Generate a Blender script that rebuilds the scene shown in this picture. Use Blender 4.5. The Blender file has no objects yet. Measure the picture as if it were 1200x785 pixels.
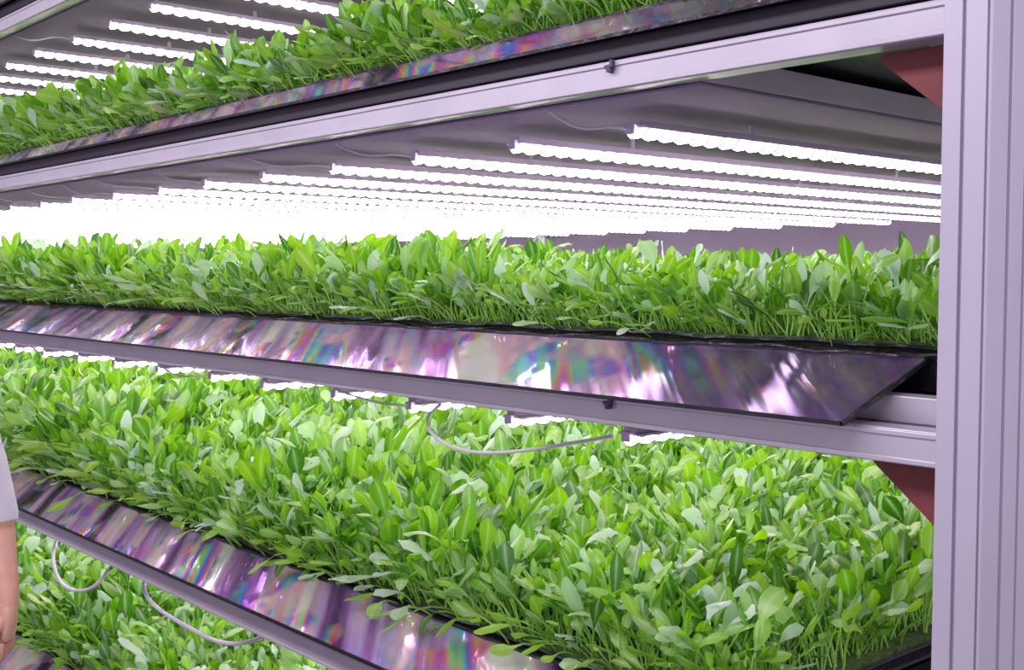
import bpy, math, random
import numpy as np
from mathutils import Vector
random.seed(11)
R = random.random
def U(a,b): return a+(b-a)*R()
S = bpy.context.scene
try:
    S.view_settings.view_transform='Standard'
    S.view_settings.look='None'
except Exception: pass
ZC = 1.75

# ------------------------------------------------------------ helpers
def link(o, parent=None):
    S.collection.objects.link(o)
    if parent: o.parent = parent
    return o
def empty(name):
    return link(bpy.data.objects.new(name, None))
class MB:
    def __init__(s): s.v=[]; s.f=[]; s.m=[]
    def box(s,x0,x1,y0,y1,z0,z1,mi=0):
        b=len(s.v)
        s.v+= [(x0,y0,z0),(x1,y0,z0),(x1,y1,z0),(x0,y1,z0),(x0,y0,z1),(x1,y0,z1),(x1,y1,z1),(x0,y1,z1)]
        for q in ((0,3,2,1),(4,5,6,7),(0,1,5,4),(1,2,6,5),(2,3,7,6),(3,0,4,7)):
            s.f.append(tuple(b+i for i in q)); s.m.append(mi)
    def prism(s,poly,axis,a0,a1,mi=0):
        b=len(s.v); n=len(poly)
        for a in (a0,a1):
            for p in poly:
                if axis=='x': s.v.append((a,p[0],p[1]))
                elif axis=='y': s.v.append((p[0],a,p[1]))
                else: s.v.append((p[0],p[1],a))
        for i in range(n):
            j=(i+1)%n
            s.f.append((b+i,b+j,b+n+j,b+n+i)); s.m.append(mi)
        s.f.append(tuple(b+i for i in range(n))[::-1]); s.m.append(mi)
        s.f.append(tuple(b+n+i for i in range(n))); s.m.append(mi)
    def grid(s,P,mi=0):
        b=len(s.v); n=len(P); m=len(P[0])
        for r in P: s.v+= [tuple(p) for p in r]
        for i in range(n-1):
            for j in range(m-1):
                s.f.append((b+i*m+j,b+i*m+j+1,b+(i+1)*m+j+1,b+(i+1)*m+j)); s.m.append(mi)
    def obj(s,name,mats,parent=None,smooth=False,bevel=0,recalc=True):
        me=bpy.data.meshes.new(name); me.from_pydata(s.v,[],s.f)
        for m in mats: me.materials.append(m)
        me.polygons.foreach_set('material_index',s.m)
        if smooth: me.polygons.foreach_set('use_smooth',[True]*len(s.f))
        me.update()
        if recalc:
            import bmesh
            bm=bmesh.new(); bm.from_mesh(me); bmesh.ops.recalc_face_normals(bm,faces=bm.faces); bm.to_mesh(me); bm.free()
        o=bpy.data.objects.new(name,me); link(o,parent)
        if bevel:
            md=o.modifiers.new('bev','BEVEL'); md.width=bevel; md.segments=2; md.limit_method='ANGLE'
        return o

def newmat(name):
    m=bpy.data.materials.new(name); m.use_nodes=True
    nt=m.node_tree; b=nt.nodes['Principled BSDF']
    return m,nt,b
def simple(name,col,rough=.5,metal=0,noise=0.0,nscale=20,bump=0,spec=None):
    m,nt,b=newmat(name)
    b.inputs['Roughness'].default_value=rough; b.inputs['Metallic'].default_value=metal
    if spec is not None: b.inputs['Specular IOR Level'].default_value=spec
    b.inputs['Base Color'].default_value=(*col,1)
    tc=nt.nodes.new('ShaderNodeTexCoord'); n=nt.nodes.new('ShaderNodeTexNoise')
    n.inputs['Scale'].default_value=nscale; n.inputs['Detail'].default_value=4
    nt.links.new(tc.outputs['Object'],n.inputs['Vector'])
    if noise:
        r=nt.nodes.new('ShaderNodeValToRGB')
        r.color_ramp.elements[0].position=.3; r.color_ramp.elements[1].position=.7
        r.color_ramp.elements[0].color=(*[c*(1-noise) for c in col],1)
        r.color_ramp.elements[1].color=(*[min(1,c*(1+noise)) for c in col],1)
        nt.links.new(n.outputs[0],r.inputs[0]); nt.links.new(r.outputs[0],b.inputs['Base Color'])
    if bump:
        bp=nt.nodes.new('ShaderNodeBump'); bp.inputs['Strength'].default_value=bump; bp.inputs['Distance'].default_value=.01
        nt.links.new(n.outputs[0],bp.inputs['Height']); nt.links.new(bp.outputs[0],b.inputs['Normal'])
    return m

M_alu = simple('lavender_aluminium',(.61,.565,.64),.38,.3,.06,6)
M_alu2= simple('post_aluminium',(.58,.54,.64),.4,.25,.05,3)
M_slot= simple('slot_dark',(.10,.08,.14),.6)
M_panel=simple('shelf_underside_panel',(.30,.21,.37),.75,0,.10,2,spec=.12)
M_black=simple('black_tray_plastic',(.012,.011,.016),.3,0,.3,40,.4)
M_blackr=simple('black_rail',(.03,.024,.04),.4,.2)
M_soil= simple('growing_mat',(.06,.10,.025),.9,0,.5,60,.6)
M_red = simple('red_oxide_gusset',(.21,.045,.045),.55,.1,.15,12)
M_cable=simple('cable_white',(.66,.60,.72),.45)
M_floor=simple('floor_epoxy',(.10,.09,.11),.35,0,.15,4)
M_wall= simple('wall_panel',(.50,.41,.57),.6,0,.08,2)
M_cap = simple('tube_end_cap',(.60,.50,.66),.5)

def led_mat():
    m,nt,b=newmat('led_strip'); N=nt.nodes; L=nt.links
    b.inputs['Base Color'].default_value=(.9,.8,.95,1)
    tc=N.new('ShaderNodeTexCoord'); sx=N.new('ShaderNodeSeparateXYZ'); L.new(tc.outputs['Object'],sx.inputs[0])
    mu=N.new('ShaderNodeMath'); mu.operation='MULTIPLY'; mu.inputs[1].default_value=2*math.pi/.045; L.new(sx.outputs[1],mu.inputs[0])
    co=N.new('ShaderNodeMath'); co.operation='COSINE'; L.new(mu.outputs[0],co.inputs[0])
    mr=N.new('ShaderNodeMapRange'); mr.inputs[1].default_value=-.75; mr.inputs[2].default_value=.6
    L.new(co.outputs[0],mr.inputs[0])
    ms=N.new('ShaderNodeMath'); ms.operation='MULTIPLY_ADD'; ms.inputs[1].default_value=26; ms.inputs[2].default_value=.7
    L.new(mr.outputs[0],ms.inputs[0]); L.new(ms.outputs[0],b.inputs['Emission Strength'])
    b.inputs['Emission Color'].default_value=(1,.85,.98,1)
    return m
M_led=led_mat()

def film_mat():
    m,nt,b=newmat('iridescent_film'); N=nt.nodes; L=nt.links
    tc=N.new('ShaderNodeTexCoord')
    m0=N.new('ShaderNodeMapping'); m0.inputs['Rotation'].default_value=(0,0,math.radians(-48))
    L.new(tc.outputs['Object'],m0.inputs['Vector'])
    mp=N.new('ShaderNodeMapping'); mp.inputs['Scale'].default_value=(9,.35,.9)
    L.new(m0.outputs[0],mp.inputs['Vector'])
    n1=N.new('ShaderNodeTexNoise'); n1.inputs['Scale'].default_value=1.5; n1.inputs['Detail'].default_value=2.5; n1.inputs['Distortion'].default_value=.15
    L.new(mp.outputs[0],n1.inputs['Vector'])
    r=N.new('ShaderNodeValToRGB'); e=r.color_ramp.elements
    e[0].position=.35; e[0].color=(.04,.01,.06,1)
    e[1].position=.66; e[1].color=(1,.84,.97,1)
    x=e.new(.42); x.color=(.24,.08,.38,1)
    x=e.new(.48); x.color=(.60,.25,.68,1)
    x=e.new(.53); x.color=(.62,.48,.97,1)
    x=e.new(.58); x.color=(1,.48,.74,1)
    L.new(n1.outputs[0],r.inputs[0])
    n2=N.new('ShaderNodeTexNoise'); n2.inputs['Scale'].default_value=1.5; n2.inputs['Detail'].default_value=1
    L.new(mp.outputs[0],n2.inputs['Vector'])
    mul=N.new('ShaderNodeMath'); mul.operation='MULTIPLY'; mul.inputs[1].default_value=6.0
    L.new(n2.outputs[0],mul.inputs[0])
    fr=N.new('ShaderNodeMath'); fr.operation='FRACT'; L.new(mul.outputs[0],fr.inputs[0])
    hr=N.new('ShaderNodeValToRGB'); h=hr.color_ramp.elements
    h[0].position=0; h[0].color=(.95,.12,.5,1); h[1].position=1; h[1].color=(.95,.12,.5,1)
    for p,c in ((.18,(1,.45,.2,1)),(.29,(.35,.80,.30,1)),(.42,(.1,.6,.9,1)),(.62,(.12,.14,.95,1)),(.83,(.6,.1,.85,1))):
        q=h.new(p); q.color=c
    L.new(fr.outputs[0],hr.inputs[0])
    n3=N.new('ShaderNodeTexNoise'); n3.inputs['Scale'].default_value=1.7; n3.inputs['Detail'].default_value=2
    mp3=N.new('ShaderNodeMapping'); mp3.inputs['Location'].default_value=(4,7,1); mp3.inputs['Scale'].default_value=(5,4,4)
    L.new(m0.outputs[0],mp3.inputs['Vector']); L.new(mp3.outputs[0],n3.inputs['Vector'])
    r3=N.new('ShaderNodeValToRGB'); r3.color_ramp.elements[0].position=.50; r3.color_ramp.elements[1].position=.61
    r3.color_ramp.elements[1].color=(.85,.85,.85,1)
    L.new(n3.outputs[0],r3.inputs[0])
    mx=N.new('ShaderNodeMix'); mx.data_type='RGBA'
    L.new(r3.outputs[0],mx.inputs[0]); L.new(r.outputs[0],mx.inputs[6]); L.new(hr.outputs[0],mx.inputs[7])
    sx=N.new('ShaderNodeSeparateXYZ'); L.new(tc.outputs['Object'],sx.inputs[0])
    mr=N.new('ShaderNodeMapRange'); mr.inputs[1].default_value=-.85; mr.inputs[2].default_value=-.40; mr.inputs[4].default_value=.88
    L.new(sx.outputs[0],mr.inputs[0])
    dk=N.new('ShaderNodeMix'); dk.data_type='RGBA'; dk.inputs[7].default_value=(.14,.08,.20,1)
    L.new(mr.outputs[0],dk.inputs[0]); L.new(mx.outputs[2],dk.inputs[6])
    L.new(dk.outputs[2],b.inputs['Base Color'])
    b.inputs['Metallic'].default_value=.6; b.inputs['Roughness'].default_value=.17
    bp=N.new('ShaderNodeBump'); bp.inputs['Strength'].default_value=.6; bp.inputs['Distance'].default_value=.02
    L.new(n1.outputs[0],bp.inputs['Height']); L.new(bp.outputs[0],b.inputs['Normal'])
    return m
M_film=film_mat()

def leaf_mat():
    m,nt,b=newmat('leafy_green'); N=nt.nodes; L=nt.links
    at=N.new('ShaderNodeVertexColor'); at.layer_name='leafdat'
    sp=N.new('ShaderNodeSeparateColor'); L.new(at.outputs[0],sp.inputs[0])
    oi=N.new('ShaderNodeObjectInfo')
    ad=N.new('ShaderNodeMath'); ad.operation='MULTIPLY_ADD'; ad.inputs[1].default_value=.3
    L.new(oi.outputs['Random'],ad.inputs[0])
    sc=N.new('ShaderNodeMath'); sc.operation='MULTIPLY'; sc.inputs[1].default_value=.7
    L.new(sp.outputs[0],sc.inputs[0]); L.new(sc.outputs[0],ad.inputs[2])
    r=N.new('ShaderNodeValToRGB'); e=r.color_ramp.elements
    e[0].position=.08; e[0].color=(.04,.16,.015,1)
    e[1].position=.92; e[1].color=(.60,.75,.64,1)
    x=e.new(.28); x.color=(.13,.36,.015,1)
    x=e.new(.48); x.color=(.26,.53,.03,1)
    x=e.new(.62); x.color=(.31,.55,.10,1)
    x=e.new(.76); x.color=(.40,.61,.33,1)
    L.new(ad.outputs[0],r.inputs[0])
    mx=N.new('ShaderNodeMix'); mx.data_type='RGBA'; mx.inputs[7].default_value=(.52,.72,.38,1)
    pw=N.new('ShaderNodeMath'); pw.operation='POWER'; pw.inputs[1].default_value=5
    L.new(sp.outputs[2],pw.inputs[0])
    p2=N.new('ShaderNodeMath'); p2.operation='MULTIPLY'; p2.inputs[1].default_value=.5; L.new(pw.outputs[0],p2.inputs[0])
    L.new(p2.outputs[0],mx.inputs[0]); L.new(r.outputs[0],mx.inputs[6])
    ms=N.new('ShaderNodeMix'); ms.data_type='RGBA'; ms.inputs[6].default_value=(.42,.68,.14,1)
    L.new(sp.outputs[1],ms.inputs[0]); L.new(mx.outputs[2],ms.inputs[7])
    L.new(ms.outputs[2],b.inputs['Base Color'])
    b.inputs['Roughness'].default_value=.38
    b.inputs['Specular IOR Level'].default_value=1.0
    tr=N.new('ShaderNodeBsdfTranslucent')
    hv=N.new('ShaderNodeHueSaturation'); hv.inputs['Value'].default_value=1.5; hv.inputs['Saturation'].default_value=1.2
    L.new(ms.outputs[2],hv.inputs['Color']); L.new(hv.outputs[0],tr.inputs[0])
    mi=N.new('ShaderNodeMixShader'); mi.inputs[0].default_value=.38
    L.new(b.outputs[0],mi.inputs[1]); L.new(tr.outputs[0],mi.inputs[2])
    L.new(mi.outputs[0],N['Material Output'].inputs['Surface'])
    return m
M_leaf=leaf_mat()

# ------------------------------------------------------------ plants
PROF=[(0,.12),(.14,.26),(.30,.58),(.48,.90),(.64,1.0),(.80,.86),(.92,.52),(1.0,.10)]
def make_leaf(V,F,C,bx,by,az,stem,Ln,W,lean,curl,tone,fold=.25):
    s=np.array([-math.sin(az),math.cos(az),0.]); h=np.array([math.cos(az),math.sin(az),0.])
    up=np.array([0,0,1.])
    tw=U(-.9,.9)
    p=np.array([bx,by,0.]); th=lean*.35
    def d(th): return h*math.sin(th)+up*math.cos(th)
    ns=3; r=.014; prev=None
    for i in range(ns+1):
        ring=[]
        n=np.cross(d(th),s)
        for k in range(3):
            a=k*2.094
            ring.append(len(V)); V.append(tuple(p+(s*math.cos(a)+n*math.sin(a))*r)); C.append((tone,0,0,1))
        if prev:
            for k in range(3):
                F.append((prev[k],prev[(k+1)%3],ring[(k+1)%3],ring[k]))
        prev=ring
        if i<ns:
            p=p+d(th)*stem/ns; th+=lean*.22
    prev=None; lt=0
    for i,(t,w) in enumerate(PROF):
        p=p+d(th)*Ln*(t-lt); th+=curl*(t-lt); lt=t
        n=np.cross(s,d(th))
        ss=s*math.cos(tw*t)+n*math.sin(tw*t)
        nn=np.cross(ss,d(th))
        hw=W*.5*w
        a=len(V)
        wob=U(-.08,.08)*W
        V.append(tuple(p-ss*hw+nn*(hw*fold+wob))); C.append((tone,1,0,1))
        V.append(tuple(p)); C.append((tone,1,1,1))
        V.append(tuple(p+ss*hw+nn*(hw*fold-wob))); C.append((tone,1,0,1))
        if prev is not None:
            F.append((prev,prev+1,a+1,a)); F.append((prev+1,prev+2,a+2,a+1))
        prev=a
def make_tuft(name,kind):
    V=[];F=[];C=[]
    n=6
    for i in range(n):
        a=U(0,6.283); rr=U(0,.26)
        az=a+U(-1.2,1.2)
        if kind=='long':
            st=U(.30,.62); Ln=U(.46,.68); W=U(.14,.20); lean=U(.15,1.2); curl=U(-.4,1.5)
        elif kind=='round':
            st=U(.48,.88); Ln=U(.28,.38); W=U(.19,.27); lean=U(.05,.9); curl=U(.2,1.5)
        else:
            st=U(.34,.72); Ln=U(.36,.54); W=U(.16,.24); lean=U(.1,1.1); curl=U(-.2,1.6)
        make_leaf(V,F,C,math.cos(a)*rr,math.sin(a)*rr,az,st,Ln,W,lean,curl,R(),U(.05,.45))
    for i in range(1):
        a=U(0,6.283); rr=U(0,.3)
        make_leaf(V,F,C,math.cos(a)*rr,math.sin(a)*rr,a,U(.25,.45),U(.16,.24),U(.10,.15),U(.1,.9),U(0,1),U(.2,.6),.2)
    me=bpy.data.meshes.new(name); me.from_pydata(V,[],F)
    ca=me.color_attributes.new('leafdat','FLOAT_COLOR','POINT')
    ca.data.foreach_set('color',np.array(C,dtype=np.float32).ravel())
    me.polygons.foreach_set('use_smooth',[True]*len(F))
    me.materials.append(M_leaf); me.update()
    return me
kinds=['long','long','mix','long','mix','round','long','mix','round','mix','long','mix']
tufts=[make_tuft('seedling_tuft_%d'%i,k) for i,k in enumerate(kinds)]

def plant_bed(bz, x_hi, zones, hs=1.0, weights=None, leanx=0.,leany=0.,fringe=None,fl=(-.7,-.2),fs=(.55,.9)):
    root=empty('leafy_greens_crop')
    quads=[[] for _ in tufts]
    def put(x,y,s,tx,ty):
        a=U(0,6.283); k=random.choices(range(len(tufts)),weights)[0]
        ux=Vector((math.cos(a),math.sin(a),0))
        nrm=Vector((tx,ty,1)).normalized()
        ux=(ux-nrm*ux.dot(nrm)).normalized(); vy=nrm.cross(ux)
        c=Vector((x,y,bz)); h=s*.5
        quads[k].append([c-ux*h-vy*h,c+ux*h-vy*h,c+ux*h+vy*h,c-ux*h+vy*h])
    for (y0,y1,x0,sp) in zones:
        nx=int((x_hi-x0)/sp); ny=max(1,int((y1-y0)/sp))
        for i in range(nx):
            for j in range(ny):
                x=x_hi-(i+.5+U(-.5,.5))*sp; y=y0+(j+.5+U(-.5,.5))*sp
                s=(.15+.018*min(5,abs(x)))*hs*(U(.64,1.06) if R()>.12 else U(1.06,1.28))
                s*=1+.08*math.sin(x*3.1+y*2.3)+.08*math.sin(x*9.3+1+y*5)
                put(x,y,s,U(-.34,.34)+leanx,U(-.34,.34)+leany)
    if fringe:
        y,x0=fringe; x=x_hi
        while x>x0:
            s=(.15+.018*min(5,abs(x)))*hs*U(*fs)
            put(x,y+U(-.01,.02),s,U(-.35,.35)+leanx,U(*fl))
            x-=U(.03,.08)
    for k,q in enumerate(quads):
        if not q: continue
        v=[tuple(p) for Q in q for p in Q]; f=[(4*i,4*i+1,4*i+2,4*i+3) for i in range(len(q))]
        me=bpy.data.meshes.new('crop_scatter'); me.from_pydata(v,[],f); me.update()
        o=bpy.data.objects.new('crop_scatter_%d'%k,me); link(o,root)
        o.instance_type='FACES'; o.use_instance_faces_scale=True; o.instance_faces_scale=1.0
        o.show_instancer_for_render=False; o.show_instancer_for_viewport=False
        c=bpy.data.objects.new('seedling_tuft',tufts[k]); link(c,o)
    return root

# ------------------------------------------------------------ rack
XL=-10.5; YB=4.2
rack=empty('vertical_farm_rack')
levels={
 'T':dict(b= .875,f=(-.02,.96,.06,1.03),bed=1.04,by=.10,xh=-.10),
 'A':dict(b= .308,f=(-.02,.393,.05,.446),bed=.440,by=.08,xh=-.10),
 'B':dict(b=-.259,f=(-.05,-.204,.168,-.127),bed=-.108,by=.20,xh=-.02),
 'C':dict(b=-.915,f=(-.05,-.830,.12,-.768),bed=-.752,by=.15,xh=-.42),
 'D':dict(b=-1.60,f=(-.05,-1.51,.12,-1.45),bed=-1.435,by=.15,xh=-.30)}
mb=MB()
for k,l in levels.items():
    b=ZC+l['b']
    for (y0,y1,front) in ((0,.045,True),(YB-.045,YB,False)):
        mb.box(XL,0,y0,y1,b,b+.048,0)
        if front:
            mb.box(XL,0,y0+.01,.08,b+.030,b+.046,1)
            mb.box(XL,0,.075,.12,b+.046,b+.084,0)
            if k in 'TA': mb.box(XL,0,y0,.045,b+.052,b+.084,2)
            mb.box(XL,0,y0-.003,y0,b+.001,b+.009,0)
            mb.box(XL,0,y0-.003,y0,b+.038,b+.046,0)
        else:
            mb.box(XL,0,y0,y1,b+.052,b+.098,0)
    for xx in [-.02]+[-.44-1.675*i for i in range(7)]:
        mb.box(xx-.035,xx,.045,YB-.045,b+.0,b+.045,0)
    mb.box(XL,-.005,.13,YB-.05,b+.06,b+.075,2)
    if k!='D':
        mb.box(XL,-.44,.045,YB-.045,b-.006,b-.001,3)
mb.obj('shelf_beams',[M_alu,M_slot,M_blackr,M_panel],rack,bevel=.0015)
def post(x,y,name,dy=.17):
    p=MB(); X0=x
    poly=[(0,0),(.025,0),(.025,.008),(.030,.008),(.030,0),(.0575,0),(.0575,.006),(.0605,.006),(.0605,0.001),(.063,.003),
          (.063,.052),(.053,.052),(.053,.062),(.063,.062),(.063,.100),(.055,.100),(.055,.108),(.063,.108),(.063,dy),
          (.034,dy),(.034,dy-.008),(.026,dy-.008),(.026,dy),(0,dy)]
    p.prism([(X0+a,y+c) for a,c in poly],'z',0.0,3.3,0)
    p.box(x-.02,x+.083,y+.02,y+dy+.02,0,.012,0)
    return p.obj(name,[M_alu2],rack,bevel=.0008)
post(0,-.012,'upright_post_1')
post(0,YB-.15,'upright_post_2')
for i,x in enumerate((-5.1,-10.5)):
    post(x,YB-.15,'upright_post_%d'%(4+2*i)); post(x,.05,'upright_post_%d'%(3+2*i),dy=.1)
g=MB()
for k in 'TABCD':
    b=ZC+levels[k]['b']; x1=-.001
    P=[(x1,b-.001),(x1,b-.098),(x1-.02,b-.098),(x1-.125,b-.012),(x1-.125,b-.001)]
    g.prism(P,'y',.05,.062,0); g.prism(P,'y',YB-.06,YB-.05,0)
g.obj('corner_gussets',[M_red],rack,bevel=.001)
c=MB()
def cyl_y(mb,cx,cz,r,y0,y1,mi=0,n=10):
    mb.prism([(cx+r*math.cos(2*math.pi*i/n),cz+r*math.sin(2*math.pi*i/n)) for i in range(n)],'y',y0,y1,mi)
for k in 'TABCD':
    b=ZC+levels[k]['b']
    for x in (-.595,-4.1,-7.6):
        cyl_y(c,x,b+.032,.005,-.010,0); c.box(x-.012,x+.001,-.007,-.003,b+.035,b+.041)
        c.box(x+.003,x+.009,-.010,-.003,b+.036,b+.048)
c.obj('beam_clips',[M_slot],rack)

# trays + film
for k,l in levels.items():
    bz=ZC+l['bed']; y0=l['by']; xh=l['xh']
    tr=empty('growing_tray')
    t=MB()
    rc=.10 if k=='C' else .02
    poly=[(XL,y0-.012)]
    for i in range(7):
        a=-math.pi/2+i*math.pi/12
        poly.append((xh-rc+rc*math.cos(a)+.012,y0-.012+rc+rc*math.sin(a)))
    poly+=[(xh+.012,YB-.06),(XL,YB-.06)]
    t.prism(poly,'z',bz-.035,bz-.012,0)
    poly2=[(p[0]-(.012 if i>0 else 0),p[1]+.01) for i,p in enumerate(poly)]
    t.prism(poly2,'z',bz-.012,bz+.002,1)
    for (dy,dz,rr,sd) in ((-.016,-.004,.005,1.),(-.030,-.016,.004,2.3)):
        P=[]; nx=400
        for i in range(nx+1):
            x=XL+(xh+.01-XL)*i/nx
            wv=.0022*math.sin(x*17+sd)+.0018*math.sin(x*41+sd*2)+U(-.001,.001)
            P.append([(x,y0+dy+wv+rr*math.cos(a),bz+dz+wv*.8+rr*math.sin(a)) for a in [q*math.pi/3 for q in range(7)]])
        t.grid(P,0)
    if k=='C':
        for dx,dz in ((.014,-.004),(.03,-.018)):
            P=[]
            for i in range(80):
                y=y0+.09+(YB-.2-y0)*i/79
                wv=.002*math.sin(y*19)
                P.append([(xh+dx+wv+.005*math.cos(a),y,bz+dz+.005*math.sin(a)) for a in [q*math.pi/3 for q in range(7)]])
            t.grid(P,0)
        t.box(xh+.02,-.06,y0+.22,YB-.1,bz-.05,bz-.035,0)
    t.obj('tray_body',[M_black,M_soil],tr)
    fy0,fz0,fy1,fz1=l['f']; fz0+=ZC; fz1+=ZC
    xe={'T':-.05,'A':-.05,'B':-.113,'C':-.45,'D':-.3}[k]
    fl=MB(); P=[];nx=900; nv=10
    for j in range(nv+1):
        v=j/nv; row=[]
        for i in range(nx+1):
            x=XL+(xe-XL)*i/nx
            am=.0045*(1 if x<-.8 else .3)*math.sin(v*math.pi)
            u=x+.218*v
            dzz=am*(math.sin(u*23)+.6*math.sin(u*57)+.5*math.sin(u*9.1))
            row.append((x,fy0+(fy1-fy0)*v,fz0+(fz1-fz0)*v+dzz))
        P.append(row)
    fl.grid(P,0)
    f=fl.obj('film_sheet',[M_film],None,smooth=True,recalc=False)
    f.parent=tr
    e=MB()
    e.box(XL,xe,fy0-.004,fy0+.003,fz0-.004,fz0+.002,0)
    e.box(XL,xe,fy1-.002,fy1+.012,fz1-.003,fz1+.004,0)
    e.prism([(fy0-.004,fz0-.004),(fy1+.01,fz1-.004),(fy1+.01,fz1+.003),(fy0-.004,fz0+.002)],'x',xe-.003,xe+.003,0)
    e.box(XL,xe+.05,fy1+.012,max(y0-.03,fy1+.02),fz1-.05,fz1-.004,0)
    e.obj('film_binding',[M_black],tr)

# ------------------------------------------------------------ LED tubes
def tube_mesh():
    t=MB(); Ln=3.8
    t.box(-.027,.027,0,Ln,.007,.012,1)
    t.box(-.014,.014,0,Ln,.012,.022,1)
    P=[]; n=int(Ln/.0075)
    for i in range(n+1):
        y=i*.0075; q=.5+.5*math.cos(2*math.pi*y/.045)
        w=.0145+.003*q; d=.0145+.0045*q
        P.append([(w*math.cos(a),y,.007-d*math.sin(a)) for a in [math.pi*j/5 for j in range(6)]])
    t.grid(P,0)
    t.box(-.010,.010,-.010,.001,-.004,.015,1); t.box(-.010,.010,Ln-.001,Ln+.010,-.004,.015,1)
    for y in (.35,1.5,2.6,3.5):
        t.box(-.003,.003,y,y+.012,.015,.046,1)
    me=t.obj('led_tube',[M_led,M_cap],recalc=False); m=me.data; bpy.data.objects.remove(me)
    return m
m_tube=tube_mesh()
for k in 'TABC':
    root=empty('led_grow_lights'); z=ZC+levels[k]['b']-.050
    i=0; x=-.69
    while x>-10.3:
        o=bpy.data.objects.new('tube_%d'%i,m_tube); link(o,root); o.location=(x,.16+U(-.01,.01),z)
        x-=.335; i+=1
def curve(name,pts,r,mat,parent):
    cu=bpy.data.curves.new(name,'CURVE'); cu.dimensions='3D'; cu.bevel_depth=r; cu.bevel_resolution=3
    sp=cu.splines.new('NURBS'); sp.points.add(len(pts)-1)
    for i,p in enumerate(pts): sp.points[i].co=(*p,1)
    sp.use_endpoint_u=True; sp.order_u=4; sp.resolution_u=8
    cu.materials.append(mat)
    return link(bpy.data.objects.new(name,cu),parent)
cab=empty('power_cables')
z=ZC
curve('loop_cable_1',[(-1.24,.14,z-.29),(-1.23,.08,z-.31),(-1.20,.08,z-.355),(-1.08,.08,z-.375),(-.93,.08,z-.355),(-.80,.09,z-.325),(-.72,.14,z-.305)],.0035,M_cable,cab)
curve('loop_cable_2',[(-3.5,.14,z-.95),(-3.48,.08,z-1.0),(-3.44,.08,z-1.12),(-3.25,.08,z-1.13),(-3.05,.08,z-1.07),(-3.0,.1,z-1.0)],.006,M_cable,cab)
curve('loop_cable_3',[(-2.75,.14,z-.95),(-2.72,.08,z-.99),(-2.6,.08,z-1.04),(-2.35,.08,z-1.04),(-2.1,.08,z-1.05),(-1.95,.1,z-.97)],.006,M_cable,cab)
for k in 'TAB':
    b=ZC+levels[k]['b']; x=-.69; i=0
    while x>-7:
        if (k=='A' and i not in (1,4)) or i%3==2:
            dx=U(.12,.3); dr=U(.005,.025)
            curve('tube_lead_%s%d'%(k,i),[(x,.15,b-.045),(x,.10,b-.04),(x-dx*.3,.09,b-.03-dr),(x-dx*.8,.08,b-.02-dr*.6),(x-dx,.06,b-.008)],.0026,M_cable,cab)
        x-=.335; i+=1

# ------------------------------------------------------------ crops
wl=[3,3,2.5,3,2.5,.8,3,2.5,.8,2.5,3,2.5]; wm=[2.5,2.5,3,2.5,3,1.4,2.5,3,1.4,3,2.5,3]
plant_bed(ZC+levels['T']['bed'],-.12,[(.12,.4,-5.5,.05)],1,wl)
plant_bed(ZC+levels['A']['bed'],-.12,[(.09,.35,-6.5,.038),(.35,.9,-6.5,.055)],.90,wl,-.22,-.22,(.07,-6))
plant_bed(ZC+levels['B']['bed'],-.03,[(.21,.6,-7.5,.039),(.6,1.5,-8,.055),(1.5,4.0,-9,.085)],.86,wl,-.25,0,(.205,-6))
plant_bed(ZC+levels['C']['bed'],-.44,[(.165,.9,-6,.045),(.9,2.6,-8,.055),(2.6,4.0,-9,.065)],1.10,wm,-.10,0,(.155,-6),(-.9,-.2),(.55,1.))
plant_bed(ZC+levels['D']['bed'],-.5,[(.165,1.2,-6,.046),(1.2,2.2,-6,.06)],1,wm,0,0,(.16,-6))

# ------------------------------------------------------------ room
r=MB(); r.box(-13,4,-5,6,-.1,0); r.obj('floor',[M_floor])
r=MB(); r.box(-13,4,5.6,5.75,0,3.8); r.obj('wall_back',[M_wall])
r=MB(); r.box(-13.15,-13,-5,5.75,0,3.8); r.obj('wall_left',[M_wall])
r=MB(); r.box(-13,4,-5,5.75,3.8,3.9); r.obj('ceiling',[M_wall])

# ------------------------------------------------------------ worker
M_skin=simple('skin',(.62,.33,.24),.5,0,.06,30)
M_shirt=simple('white_shirt',(.72,.68,.76),.8,0,.04,15,.3)
M_trous=simple('dark_trousers',(.05,.055,.09),.85,0,.1,30)
M_hair=simple('dark_hair',(.03,.02,.015),.5,0,.3,80,.5)
M_shoe=simple('shoe_leather',(.04,.035,.035),.4)
M_eye=simple('eye_white',(.8,.8,.8),.2); M_iris=simple('iris',(.06,.03,.02),.2); M_lip=simple('lip',(.5,.2,.18),.45)
worker=empty('farm_worker')
def skin_mesh(verts,edges,radii,sub=2,root=0):
    me=bpy.data.meshes.new('tmp'); me.from_pydata(verts,edges,[])
    o=bpy.data.objects.new('tmp',me); link(o)
    md=o.modifiers.new('s','SKIN'); md.use_smooth_shade=True
    sv=me.skin_vertices[0].data if me.skin_vertices else None
    if sv is None:
        bpy.context.view_layer.objects.active=o
        bpy.ops.mesh.customdata_skin_add(); sv=me.skin_vertices[0].data
    for i,rr in enumerate(radii):
        sv[i].radius=rr if isinstance(rr,tuple) else (rr,rr)
        sv[i].use_root=(i==root)
    ss=o.modifiers.new('u','SUBSURF'); ss.levels=sub; ss.render_levels=sub
    dg=bpy.context.evaluated_depsgraph_get(); dg.update()
    out=bpy.data.meshes.new_from_object(o.evaluated_get(dg))
    bpy.data.objects.remove(o)
    return out
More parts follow.
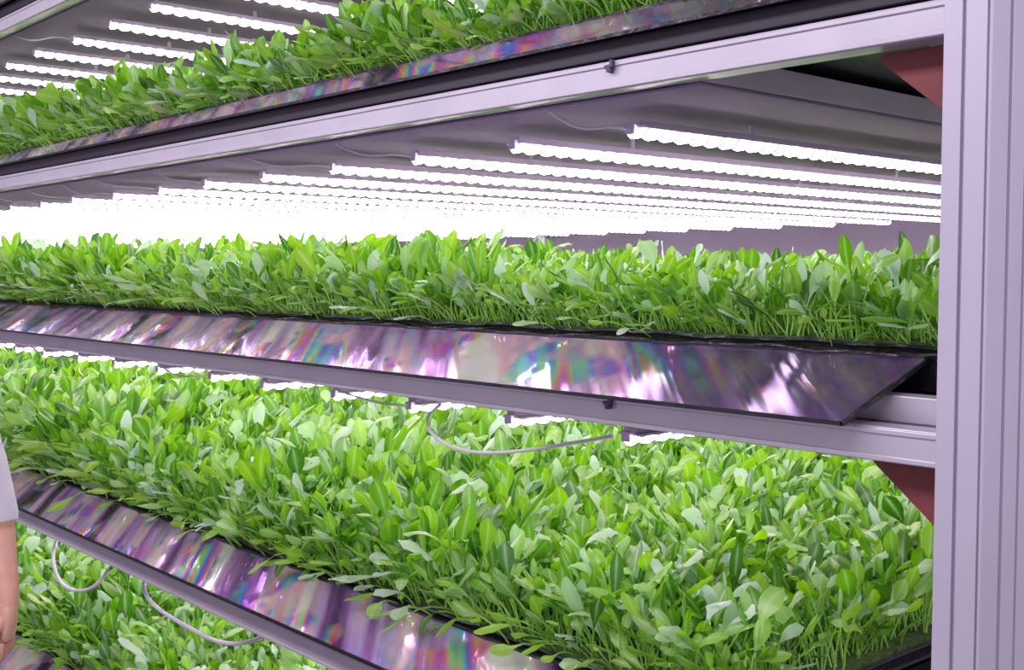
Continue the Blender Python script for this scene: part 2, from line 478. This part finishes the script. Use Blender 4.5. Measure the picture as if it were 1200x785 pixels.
vs=[(0,0,.96),(0,0,1.10),(0,-.01,1.28),(0,0,1.41),(0,0,1.48),(0,-.015,1.56),
    (.17,.0,1.405),(.205,.01,1.28),(.228,.03,1.145),(.258,-.015,1.06),(.288,-.06,.99),(.292,-.075,.93),
    (-.17,.0,1.405),(-.205,.01,1.28),(-.228,.03,1.145),(-.258,-.015,1.06),(-.288,-.06,.99),(-.292,-.075,.93),
    (.095,0,.90),(.105,-.01,.50),(.108,.02,.09),(.115,-.12,.045),
    (-.095,0,.90),(-.105,-.01,.50),(-.108,.02,.09),(-.115,-.12,.045)]
es=[(0,1),(1,2),(2,3),(3,4),(4,5),(3,6),(6,7),(7,8),(8,9),(9,10),(10,11),(3,12),(12,13),(13,14),(14,15),(15,16),(16,17),
    (0,18),(18,19),(19,20),(20,21),(0,22),(22,23),(23,24),(24,25)]
rd=[(.15,.115),(.135,.10),(.155,.11),(.11,.08),.055,.058,
    .062,.05,.040,.035,.027,(.030,.020),.062,.05,.040,.035,.027,(.030,.020),
    .088,.06,.042,.036,.088,.06,.042,.036]
me=skin_mesh(vs,es,rd)
for m in (M_skin,M_shirt,M_trous,M_shoe): me.materials.append(m)
zv=[v.co.copy() for v in me.vertices]; nr=[v.normal.copy() for v in me.vertices]
for i,v in enumerate(me.vertices):
    c_=zv[i]
    arm=abs(c_.x)>.165 and c_.z<1.36
    if c_.z>.93 and c_.z<1.47 and not arm: v.co=c_+nr[i]*.012
    elif arm and c_.z>1.155: v.co=c_+nr[i]*(.010+.02*max(0,(1.3-c_.z)))
    elif c_.z<.93 and c_.z>.1 and abs(c_.x)<.2: v.co=c_+nr[i]*.012
for p in me.polygons:
    cc=sum((zv[i] for i in p.vertices),Vector())/len(p.vertices)
    arm=abs(cc.x)>.185 and cc.z<1.36
    if arm: p.material_index=1 if cc.z>1.155 else 0
    elif cc.z>1.465: p.material_index=0
    elif cc.z>.95: p.material_index=1
    elif cc.z>.09: p.material_index=2
    else: p.material_index=3
    p.use_smooth=True
link(bpy.data.objects.new('body',me),worker)
OY=-.030; OZ=.088
for sg in (1,-1):
    wx=.291*sg
    def hand_part(nm,pts,rad):
        pts=[(a,b_+OY,c_+OZ) for a,b_,c_ in pts]
        me=skin_mesh(pts,[(i,i+1) for i in range(len(pts)-1)],rad,2,0)
        me.materials.append(M_skin)
        for p in me.polygons: p.use_smooth=True
        link(bpy.data.objects.new(nm,me),worker)
    hand_part('palm',[(wx,-.030,.90),(wx+.002*sg,-.04,.865),(wx+.002*sg,-.045,.825),(wx-.002*sg,-.047,.80)],[(.026,.024),(.020,.034),(.018,.040),(.014,.038)])
    fl=[.078,.088,.082,.064]
    for q in range(4):
        y=-.077+q*.0205; L_=fl[q]; z0=.812+(.004 if q in(1,2) else 0)
        cu=.25+.08*q
        pts=[(wx,y,z0)]; a=.1
        for seg in (.45,.32,.23):
            x_,y_,z_=pts[-1]
            pts.append((x_-sg*math.sin(a)*L_*seg,y_-.002,z_-math.cos(a)*L_*seg)); a+=cu*1.6
        hand_part('finger_%d'%(q+1),pts,[.0095,.0092,.0085,.007])
    hand_part('thumb',[(wx,-.055,.865),(wx-.008*sg,-.082,.842),(wx-.016*sg,-.095,.812),(wx-.024*sg,-.098,.788)],[.014,.0115,.010,.008])
import bmesh
bm=bmesh.new(); bmesh.ops.create_uvsphere(bm,u_segments=32,v_segments=24,radius=1)
for v in bm.verts:
    x,y,z_=v.co
    jaw=1-.28*max(0,-z_)**1.2
    v.co=Vector((x*.076*jaw, y*.095*(1-.12*max(0,-z_)), z_*.118))
    if y<-.3:
        nx=math.exp(-((x/.18)**2)-((z_+.12)/.22)**2); v.co.y-=.022*nx
        ex=math.exp(-(((abs(x)-.42)/.16)**2)-((z_-.05)/.12)**2); v.co.y+=.010*ex
        ch=math.exp(-((x/.3)**2)-((z_+.85)/.2)**2); v.co.y-=.012*ch
me=bpy.data.meshes.new('head'); bm.to_mesh(me); bm.free(); me.materials.append(M_skin)
for p in me.polygons:p.use_smooth=True
h=link(bpy.data.objects.new('head',me),worker); h.location=(0,-.025,1.63)
def ell(nm,loc,sc,mat,cut=None):
    bm=bmesh.new(); bmesh.ops.create_uvsphere(bm,u_segments=24,v_segments=16,radius=1)
    for v in bm.verts:
        v.co=Vector((v.co.x*sc[0],v.co.y*sc[1],v.co.z*sc[2]))
    if cut: bmesh.ops.delete(bm,geom=[v for v in bm.verts if cut(v.co)],context='VERTS')
    me=bpy.data.meshes.new(nm); bm.to_mesh(me); bm.free(); me.materials.append(mat)
    for p in me.polygons:p.use_smooth=True
    o=link(bpy.data.objects.new(nm,me),worker); o.location=loc; return o
ell('hair',(0,-.018,1.643),(.084,.101,.115),M_hair,lambda c:(c.y<-.045 and c.z<.055) or c.z<-.06)
for s in(-1,1):
    ell('eye',(.031*s,-.103,1.636),(.013,.010,.009),M_eye); ell('iris',(.031*s,-.112,1.636),(.005,.003,.005),M_iris)
    ell('ear',(.077*s,-.015,1.625),(.010,.018,.030),M_skin); ell('eyebrow',(.031*s,-.112,1.656),(.018,.005,.004),M_hair)
ell('mouth',(0,-.113,1.578),(.024,.007,.007),M_lip)
worker.rotation_euler=(0,0,math.radians(48.2))
worker.location=(-2.252,-.714,0)

# ------------------------------------------------------------ lights + world
w=bpy.data.worlds.new('world'); S.world=w; w.use_nodes=True
bg=w.node_tree.nodes['Background']; bg.inputs[0].default_value=(.81,.72,.89,1); bg.inputs[1].default_value=.82
def area(name,loc,rot,sx,sy,e,col=(1,.9,1)):
    l=bpy.data.lights.new(name,'AREA'); l.shape='RECTANGLE'; l.size=sx; l.size_y=sy; l.energy=e; l.color=col
    o=link(bpy.data.objects.new(name,l)); o.location=loc; o.rotation_euler=rot; return o
area('rack_front_fill_light',(-2,-2.2,3.5),(math.radians(35),0,0),7,.5,130,(.95,.88,1))  # added fill with no fixture behind it, brightens beam and post fronts
area('post_end_fill_light',(2.6,.8,3.5),(0,math.radians(40),0),.5,4,70,(.95,.90,1))  # second added light from the right, only there to lift the post's end face

# ------------------------------------------------------------ camera
cd=bpy.data.cameras.new('camera'); cam=link(bpy.data.objects.new('camera',cd))
cd.sensor_width=36; cd.lens=40.2; cd.clip_start=.02
cam.location=(.741,-1.42,ZC)
cam.rotation_euler=(math.radians(90-3.1),0,math.radians(48.2))
S.camera=cam
